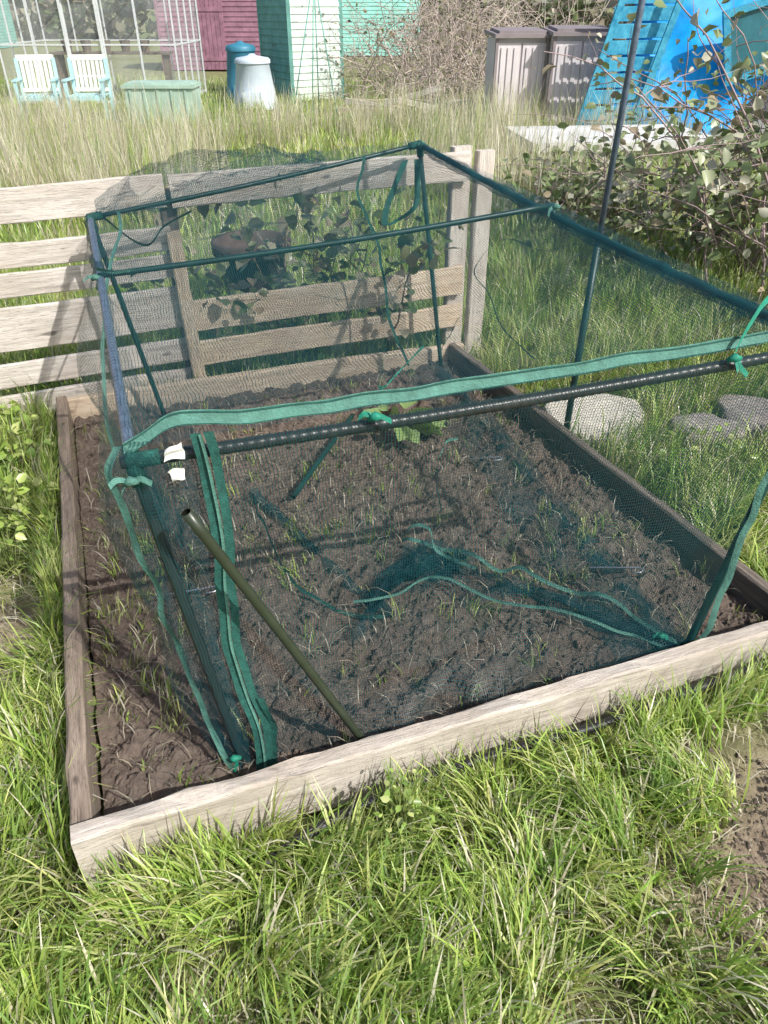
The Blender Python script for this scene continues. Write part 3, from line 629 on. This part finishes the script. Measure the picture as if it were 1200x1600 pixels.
def bigbush(name,label,boxes,nst,nlf,size,pal,stemcol,sd,h,wob=.22,rad=.008,lean=(-.6,.5),wide=1.1):
    random.seed(sd); pth=[];rd=[];cl=[];tips=[]
    for k in range(nst):
        x0,x1,y0,y1,hh=random.choice(boxes)
        p=wander((random.uniform(x0,x1),random.uniform(y0,y1),0),(random.uniform(*lean),random.uniform(-.6,.4),1.3),hh*random.uniform(.8,1.5),12,wob,.05); pth.append(p);rd.append(rad*random.uniform(.4,1.2)); f=random.uniform(.6,1.3); cl.append(tuple(c*f for c in stemcol)); tips+=p[2:]
        for q in range(2):
            i=random.randint(4,9); p2=wander(p[i],(random.uniform(-1,1),random.uniform(-1,1),random.uniform(-.3,1)),hh*.45,6,.25,.05); pth.append(p2); rd.append(rad*.4); cl.append(cl[-1]); tips+=p2
    x0,x1,y0,y1,hh=boxes[0]; e=thing(name,((x0+x1)/2,(y0+y1)/2,0),label,'bush')
    o=twigs('stems',pth,rd,cl); o.parent=e; o.location=-Vector(e.location)
    if nlf:
        T=np.array([tuple(t) for t in tips]); T=T[T[:,2]>.05]; C=T[rng.integers(0,len(T),nlf)]+rng.normal(0,.055,(nlf,3))
        C[:,2]=np.maximum(C[:,2],.03); o=leaves('foliage',C,size,pal,wide=wide); o.parent=e; o.location=-Vector(e.location)
    return e
BR2=np.array([(.22,.28,.12),(.27,.33,.16),(.18,.24,.1),(.34,.37,.22),(.36,.3,.2),(.56,.54,.42)])
bigbush('bramble_bush','large tangled bramble with olive leaves and arching stems',[(2.05,3.1,4.3,5.6,1.4),(2.2,3.3,4.3,5.6,1.55),(1.6,2.5,5.4,6.8,.65),(1.3,2.3,6.6,8.2,.42),(2.4,3.4,5.0,6.2,1.7)],130,4300,.08,BR2,(.36,.27,.27),21,1.4,.2,.010,(-.5,.15))
bigbush('twiggy_bush','dense tangle of bare grey brown twigs',[(-.5,2.0,16.2,18.5,2.0),(.2,1.6,14.6,16,1.3),(.4,2.4,17,20,2.4)],240,1700,.07,np.array([(.22,.24,.12),(.36,.3,.2)]),(.5,.42,.37),22,1.7,.3,.015)
bigbush('twiggy_bush','dense tangle of bare grey brown twigs',[(.6,5,20,24,2.6)],150,1100,.1,np.array([(.22,.25,.12),(.3,.27,.18)]),(.48,.41,.36),23,1.7,.3,.022)
# ------------------------------------------------------------------ background objects
def garden_chair(loc,rz,first=None):
    e=thing('garden_chair',(0,0,0),'turquoise slatted wooden garden chair with pale back','chair','pair of slatted garden chairs')
    mb=MB(); [mb.box((-.24+.08*i,0,.42),(.06,.46,.02)) for i in range(7)]; mb.box((0,-.24,.39),(.56,.03,.05)).box((0,.22,.39),(.56,.03,.05)); mb.out('seat',M_chair,e)
    mb=MB(); R=Matrix.Rotation(-.15,3,'X'); [mb.box((-.21+.07*i,.26,.68),(.045,.018,.46),R) for i in range(7)]; mb.box((0,.295,.92),(.56,.03,.08),R).box((0,.235,.48),(.54,.025,.05),R); mb.out('backrest',M_chairw,e)
    for x in (-.28,.28):
        MB().box((x,-.23,.31),(.05,.05,.62)).out('leg',M_chair,e); MB().box((x,.25,.46),(.05,.05,.92),Matrix.Rotation(-.06,3,'X')).out('leg',M_chair,e)
        MB().box((x,0,.64),(.07,.54,.025)).out('armrest',M_chair,e)
    e.location=loc; e.rotation_euler=(0,0,rz); return e
garden_chair((-5.5,13.5,.0),.22); garden_chair((-4.72,13.55,.0),.08)
# greenhouse
gh=thing('greenhouse',(-5.4,17.2,0),'aluminium framed glass greenhouse','greenhouse')
x0,x1,y0,y1,hh,rh=-7.2,-3.9,16.3,18.6,1.75,2.35; mb=MB(); gl=MB(); b=.026
for y in (y0,y1):
    for i in range(6): 
        x=x0+(x1-x0)*i/5; mb.box((x,y,hh/2),(b,b,hh))
    for z in (.06,1.0,hh): mb.box(((x0+x1)/2,y-.004,z),(x1-x0,b*.8,b*(2 if z==.06 else 1)))
    gl.quad((x0,y,.1),(x1,y,.1),(x1,y,hh),(x0,y,hh))
for x in (x0,x1):
    for i in range(1,4): mb.box((x,y0+(y1-y0)*i/4,hh/2+.2),(b,b,hh+.4))
    for z in (.06,1.0,hh): mb.box((x,(y0+y1)/2,z),(b*.8,y1-y0,b))
    gl.quad((x,y0,.1),(x,y1,.1),(x,y1,hh),(x,y0,hh))
ym=(y0+y1)/2
for i in range(6):
    x=x0+(x1-x0)*i/5; mb.tube([(x,y0,hh),(x,ym,rh),(x,y1,hh)],.018,4)
mb.tube([(x0,ym,rh),(x1,ym,rh)],.02,4); gl.quad((x0,y0,hh+.01),(x1,y0,hh+.01),(x1,ym,rh+.01),(x0,ym,rh+.01)); gl.quad((x0,y1,hh+.01),(x1,y1,hh+.01),(x1,ym,rh+.01),(x0,ym,rh+.01))
mb.out('frame',M_alu,gh); gl.out('glazing',M_glass,gh)
mb=MB(); mb.box((-5.9,y0-.05,.9),(.04,.03,1.7)).box((-5.25,y0-.05,.9),(.04,.03,1.7)).box((-5.58,y0-.05,1.74),(.65,.03,.04)).box((-5.58,y0-.05,.5),(.65,.03,.04)).box((-5.58,y0-.05,.07),(.65,.03,.04)); mb.out('door',M_alu,gh)
mb=MB(); mb.box((-5.6,17.9,.8),(2.4,.5,.04)); [mb.box((-6.7+i*2.2,17.9,.4),(.06,.4,.8)) for i in range(2)]; [mb.lathe((-6.5+i*.4,17.9,.82),[(.08,0),(.11,.2)],10) for i in range(5)]; mb.out('staging_bench',M_woodd,gh)
# sheds
def clap(mb,a,b,z0,z1,nrm,ch=.12):
    a=Vector(a);b=Vector(b);n=Vector(nrm).normalized(); z=z0
    while z<z1-.001:
        zt=min(z+ch,z1); o=n*.022; i=n*.004
        mb.quad(a+o+Vector((0,0,z)),b+o+Vector((0,0,z)),b+i+Vector((0,0,zt)),a+i+Vector((0,0,zt)))
        mb.quad(a+i+Vector((0,0,z)),b+i+Vector((0,0,z)),b+o+Vector((0,0,z)),a+o+Vector((0,0,z))); z=zt
def shed(corners,h,rise,mats,label,door=True,dmat=None,trim=None):
    C=[Vector((x,y,0)) for x,y in corners]; ctr=sum(C,Vector())/4; e=thing('garden_shed',ctr,label,'shed')
    for k in range(4):
        a,b=C[k],C[(k+1)%4]; n=Vector(((b-a).y,-(b-a).x,0)); mb=MB(); clap(mb,a,b,.03,h,n); mb.out('wall',mats[k%len(mats)],e)
    mb=MB(); up=Vector((0,0,1)); o=1.06
    P=[ctr+(c-ctr)*o+up*h for c in C]; r0=(P[0]+P[3])/2+up*rise; r1=(P[1]+P[2])/2+up*rise
    for q in ((P[0],P[1],r1,r0),(P[3],P[2],r1,r0)): mb.quad(*q); mb.quad(*[v-up*.04 for v in q])
    mb.quad(P[0],r0,P[3],P[3]-up*.001); mb.quad(P[1],r1,P[2],P[2]-up*.001); mb.out('roof',M_felt,e)
    for c in C: MB().box(c+up*h/2,(.07,.07,h)).out('corner_trim',trim or mats[0],e)
    if door:
        a,b=C[0],C[1]; d=(b-a); n=Vector((d.y,-d.x,0)).normalized(); ang=math.atan2(d.y,d.x); R=Matrix.Rotation(ang,3,'Z'); wdt=min(.75,d.length*.6)
        c=a+d*.5+n*.04+up*.92; mb=MB(); nb=6
        mb.box(c,(wdt,.015,1.75),R)
        for i in range(nb): mb.box(c+n*.012+d.normalized()*wdt*((i+.5)/nb-.5),(wdt/nb-.012,.02,1.74),R)
        for z in (-.6,.6): mb.box(c+up*z+n*.03,(wdt,.02,.1),R)
        mb.out('door',dmat or mats[0],e)
    return e
shed([(-1.8,16.8),(-.85,17.4),(-1.6,18.8),(-2.55,18.2)],2.1,.3,[M_mint,M_teal,M_teal,M_teal],'small teal green clapboard shed, sunlit wall coloured paler mint',False,M_mint,M_teal)  # sun-facing wall coloured paler, shaded walls darker teal: light painted in
shed([(-6.5,25.5),(-3.4,25.3),(-3.2,28),(-6.4,28)],2.0,.4,[M_purple],'faded purple clapboard shed',True,M_purple)
shed([(-1.9,33),(1.3,33),(1.3,36),(-1.9,36)],2.3,.5,[M_pteal],'pale teal painted shed',False)
shed([(-19.5,38),(-17.2,38),(-17.2,41),(-19.5,41)],2.0,.4,[M_teal],'dark teal shed on a distant plot',True)
shed([(-25,42),(-21.5,42),(-21.5,45),(-25,45)],1.8,.4,[M_woodd],'brown timber shed on a distant plot',False)
# compost bins
def cbin(c,r,h,mat,label):
    e=thing('compost_bin',c,label,'compost bin'); c=Vector(c)
    MB().lathe(c,[(r,0),(r*1.0,.05),(r*.96,.07),(r*.72,h*.86),(r*.74,h*.87)],28).out('body',mat,e,True)
    MB().lathe(c,[(r*.78,h*.86),(r*.78,h*.92),(r*.7,h*.96),(r*.2,h),(r*.1,h+.03)],28).out('lid',mat,e,True)
    MB().box(c+Vector((0,-r*.96,.16)),(r*.8,.04,.26),Matrix.Rotation(-.15,3,'X')).out('hatch',mat,e)
cbin((-2.42,15.9,0),.42,.85,M_bin,'pale blue grey conical compost bin'); cbin((-2.85,17.3,0),.38,1.0,M_bing,'dark blue compost bin by the shed')
# green storage box
e=thing('storage_box',(-3.6,13.8,0),'faded green plastic garden storage box with lid','storage box')
mb=MB(); mb.box((-3.6,13.8,.26),(1.08,.6,.5)); [mb.box((-4.05+i*.22,13.49,.27),(.03,.02,.44)) for i in range(5)]; mb.out('body',M_box,e)
MB().box((-3.6,13.8,.54),(1.14,.66,.05)).box((-3.6,13.8,.575),(1.04,.55,.03)).out('lid',M_box,e)
# plastic storage sheds
def store(xc,yc,wd,h,label,rz):
    e=thing('storage_cupboard',(0,0,0),label,'storage shed','plastic garden storage sheds')
    mb=MB(); mb.box((0,.3,h/2),(wd,.6,h-.1)); mb.out('body',M_ss,e)
    for sx in (-1,1):
        mb=MB(); mb.box((sx*wd/4,-.02,h/2-.03),(wd/2-.03,.03,h-.16)); [mb.box((sx*wd/4+(i-1)*wd*.13,-.045,h/2-.03),(wd*.07,.02,h-.28)) for i in range(3)]; mb.out('door',M_ss,e)
    mb=MB(); mb.box((-wd/2,-.03,h/2),(.04,.06,h)).box((wd/2,-.03,h/2),(.04,.06,h)).box((0,-.03,.03),(wd,.06,.06)); mb.out('trim',M_sst,e)
    MB().box((0,.26,h+.0),(wd+.1,.74,.05),Matrix.Rotation(.06,3,'X')).box((0,.26,h+.04),(wd-.05,.6,.04),Matrix.Rotation(.06,3,'X')).out('lid',M_sst,e)
    e.location=(xc,yc,0); e.rotation_euler=(0,0,rz)
store(2.08,13.2,.78,1.25,'taupe resin garden cupboard with dark trim',.12); store(2.95,13.0,.86,1.28,'taupe resin garden cupboard with dark lid',.05)
# blue structure
bs=thing('blue_lean_to',(4.4,12.7,0),'ramshackle blue painted plank shelter under blue tarpaulin','shelter')
for i in range(10):
    z=.1+i*.2; x=2.95+z*.24
    board('plank',(x-.1,12.15+z*.2,z),(x+.8,12.2+z*.2,z+.02),.175,.025,M_blue,bs,seed=60+i)
MB().box((3.05,12.2,.9),(.09,.05,2.1),Matrix.Rotation(.24,3,'Y')).out('stringer',M_blue,bs); MB().box((3.85,12.24,.9),(.09,.05,2.1),Matrix.Rotation(.24,3,'Y')).out('stringer',M_blue,bs)
def tarp(name,a,b,c,d,mat,amp,nu=50,nv=40):
    a,b,c,d=map(Vector,(a,b,c,d)); V=[];F=[]; n=(b-a).cross(d-a).normalized()
    for j in range(nv+1):
        for i in range(nu+1):
            u=i/nu;v=j/nv; p=a.lerp(b,u).lerp(d.lerp(c,u),v); V.append(p+n*amp*(noise.noise(Vector((u*4+v*3,v*2,1)))+.4*ridge(u*7-v*4,v*4,2)+.15*noise.noise(Vector((u*25,v*12,4)))))
    for j in range(nv):
        for i in range(nu): q=j*(nu+1)+i; F.append((q,q+1,q+nu+2,q+nu+1))
    return fin(name,V,F,mat,bs,True)
tarp('tarpaulin',(3.25,12.35,.0),(5.0,12.2,.0),(6.8,13.1,2.1),(3.7,13.0,2.1),M_tarp,.08)
tarp('side_sheet',(5.0,12.4,.0),(7.5,12.4,.0),(7.8,13.1,2.1),(6.3,13.1,2.1),M_dark,.1)
mb=MB(); R=Matrix.Rotation(-.28,3,'Y'); c=Vector((5.35,12.25,1.25))
for x,z,sx,sz in ((0,.42,1.19,.09),(0,-.42,1.19,.09),(-.55,0,.09,.76),(.55,0,.09,.76)): mb.box(c+R@Vector((x,0,z)),(sx,.06,sz),R)
mb.out('window_frame',M_blue,bs); MB().box(c+Vector((0,.03,0)),(1.02,.01,.76),R).out('window_pane',M_pane,bs)
# paving slab
o=MB().box((2.9,10.6,.2),(2.4,1.5,.1),Matrix.Rotation(.1,3,'Z')).box((2.9,10.6,.075),(2.2,1.3,.15),Matrix.Rotation(.1,3,'Z')).out('paving_slab',M_slab); lab(o,'pale concrete slab laid in front of the shelter','paving')
# cane tripod
e=thing('cane_tripod',(-1.1,13.8,0),'tripod of thin green garden canes','canes')
for x,y in ((-1.5,13.5),(-1.15,13.3),(-.75,13.7),(-1.1,14.2)): MB().tube([(x,y,0),(-1.05+(x+1.1)*-.1,13.7,2.2)],.010,6).out('cane',M_teal,e,True)
# debris
random.seed(31)
for i in range(14):
    a=random.uniform(-.5,.5); x=random.uniform(-.4,1.2); y=random.uniform(13.6,15.2)
    o=board('timber_offcut',(x-.5*math.cos(a),y-.5*math.sin(a),.12+random.uniform(0,.2)),(x+.5*math.cos(a),y+.5*math.sin(a),.12+random.uniform(0,.35)),.09,.03,random.choice([M_woodg,M_woodt,M_wood]),None,seed=80+i); lab(o,'weathered timber offcut on a loose pile','timber','timber offcuts in a pile')
# clay pot behind fence
pt=thing('plant_pot',(-.8,4.6,0),'dull rust red clay pot behind the fence','plant pot')
MB().lathe((-.8,4.6,0),[(.17,0),(.21,.36),(.24,.37),(.24,.44),(.21,.44),(.2,.38)],24).out('pot_body',M_terra,pt,True)
# distant hedge
n=9000; C=np.stack([rng.uniform(-45,45,n),rng.uniform(48,54,n),rng.uniform(0,1,n)**.8*4],1); C[:,2]*=.7+.35*np.sin(C[:,0]*.4)+.2*np.sin(C[:,0]*1.3)
o=leaves('distant_hedge',C,.7,np.array([(.14,.18,.08),(.24,.23,.15),(.1,.14,.06),(.3,.26,.2)])); lab(o,'far hedgerow of mixed bare and green shrubs','hedge',kind='stuff')
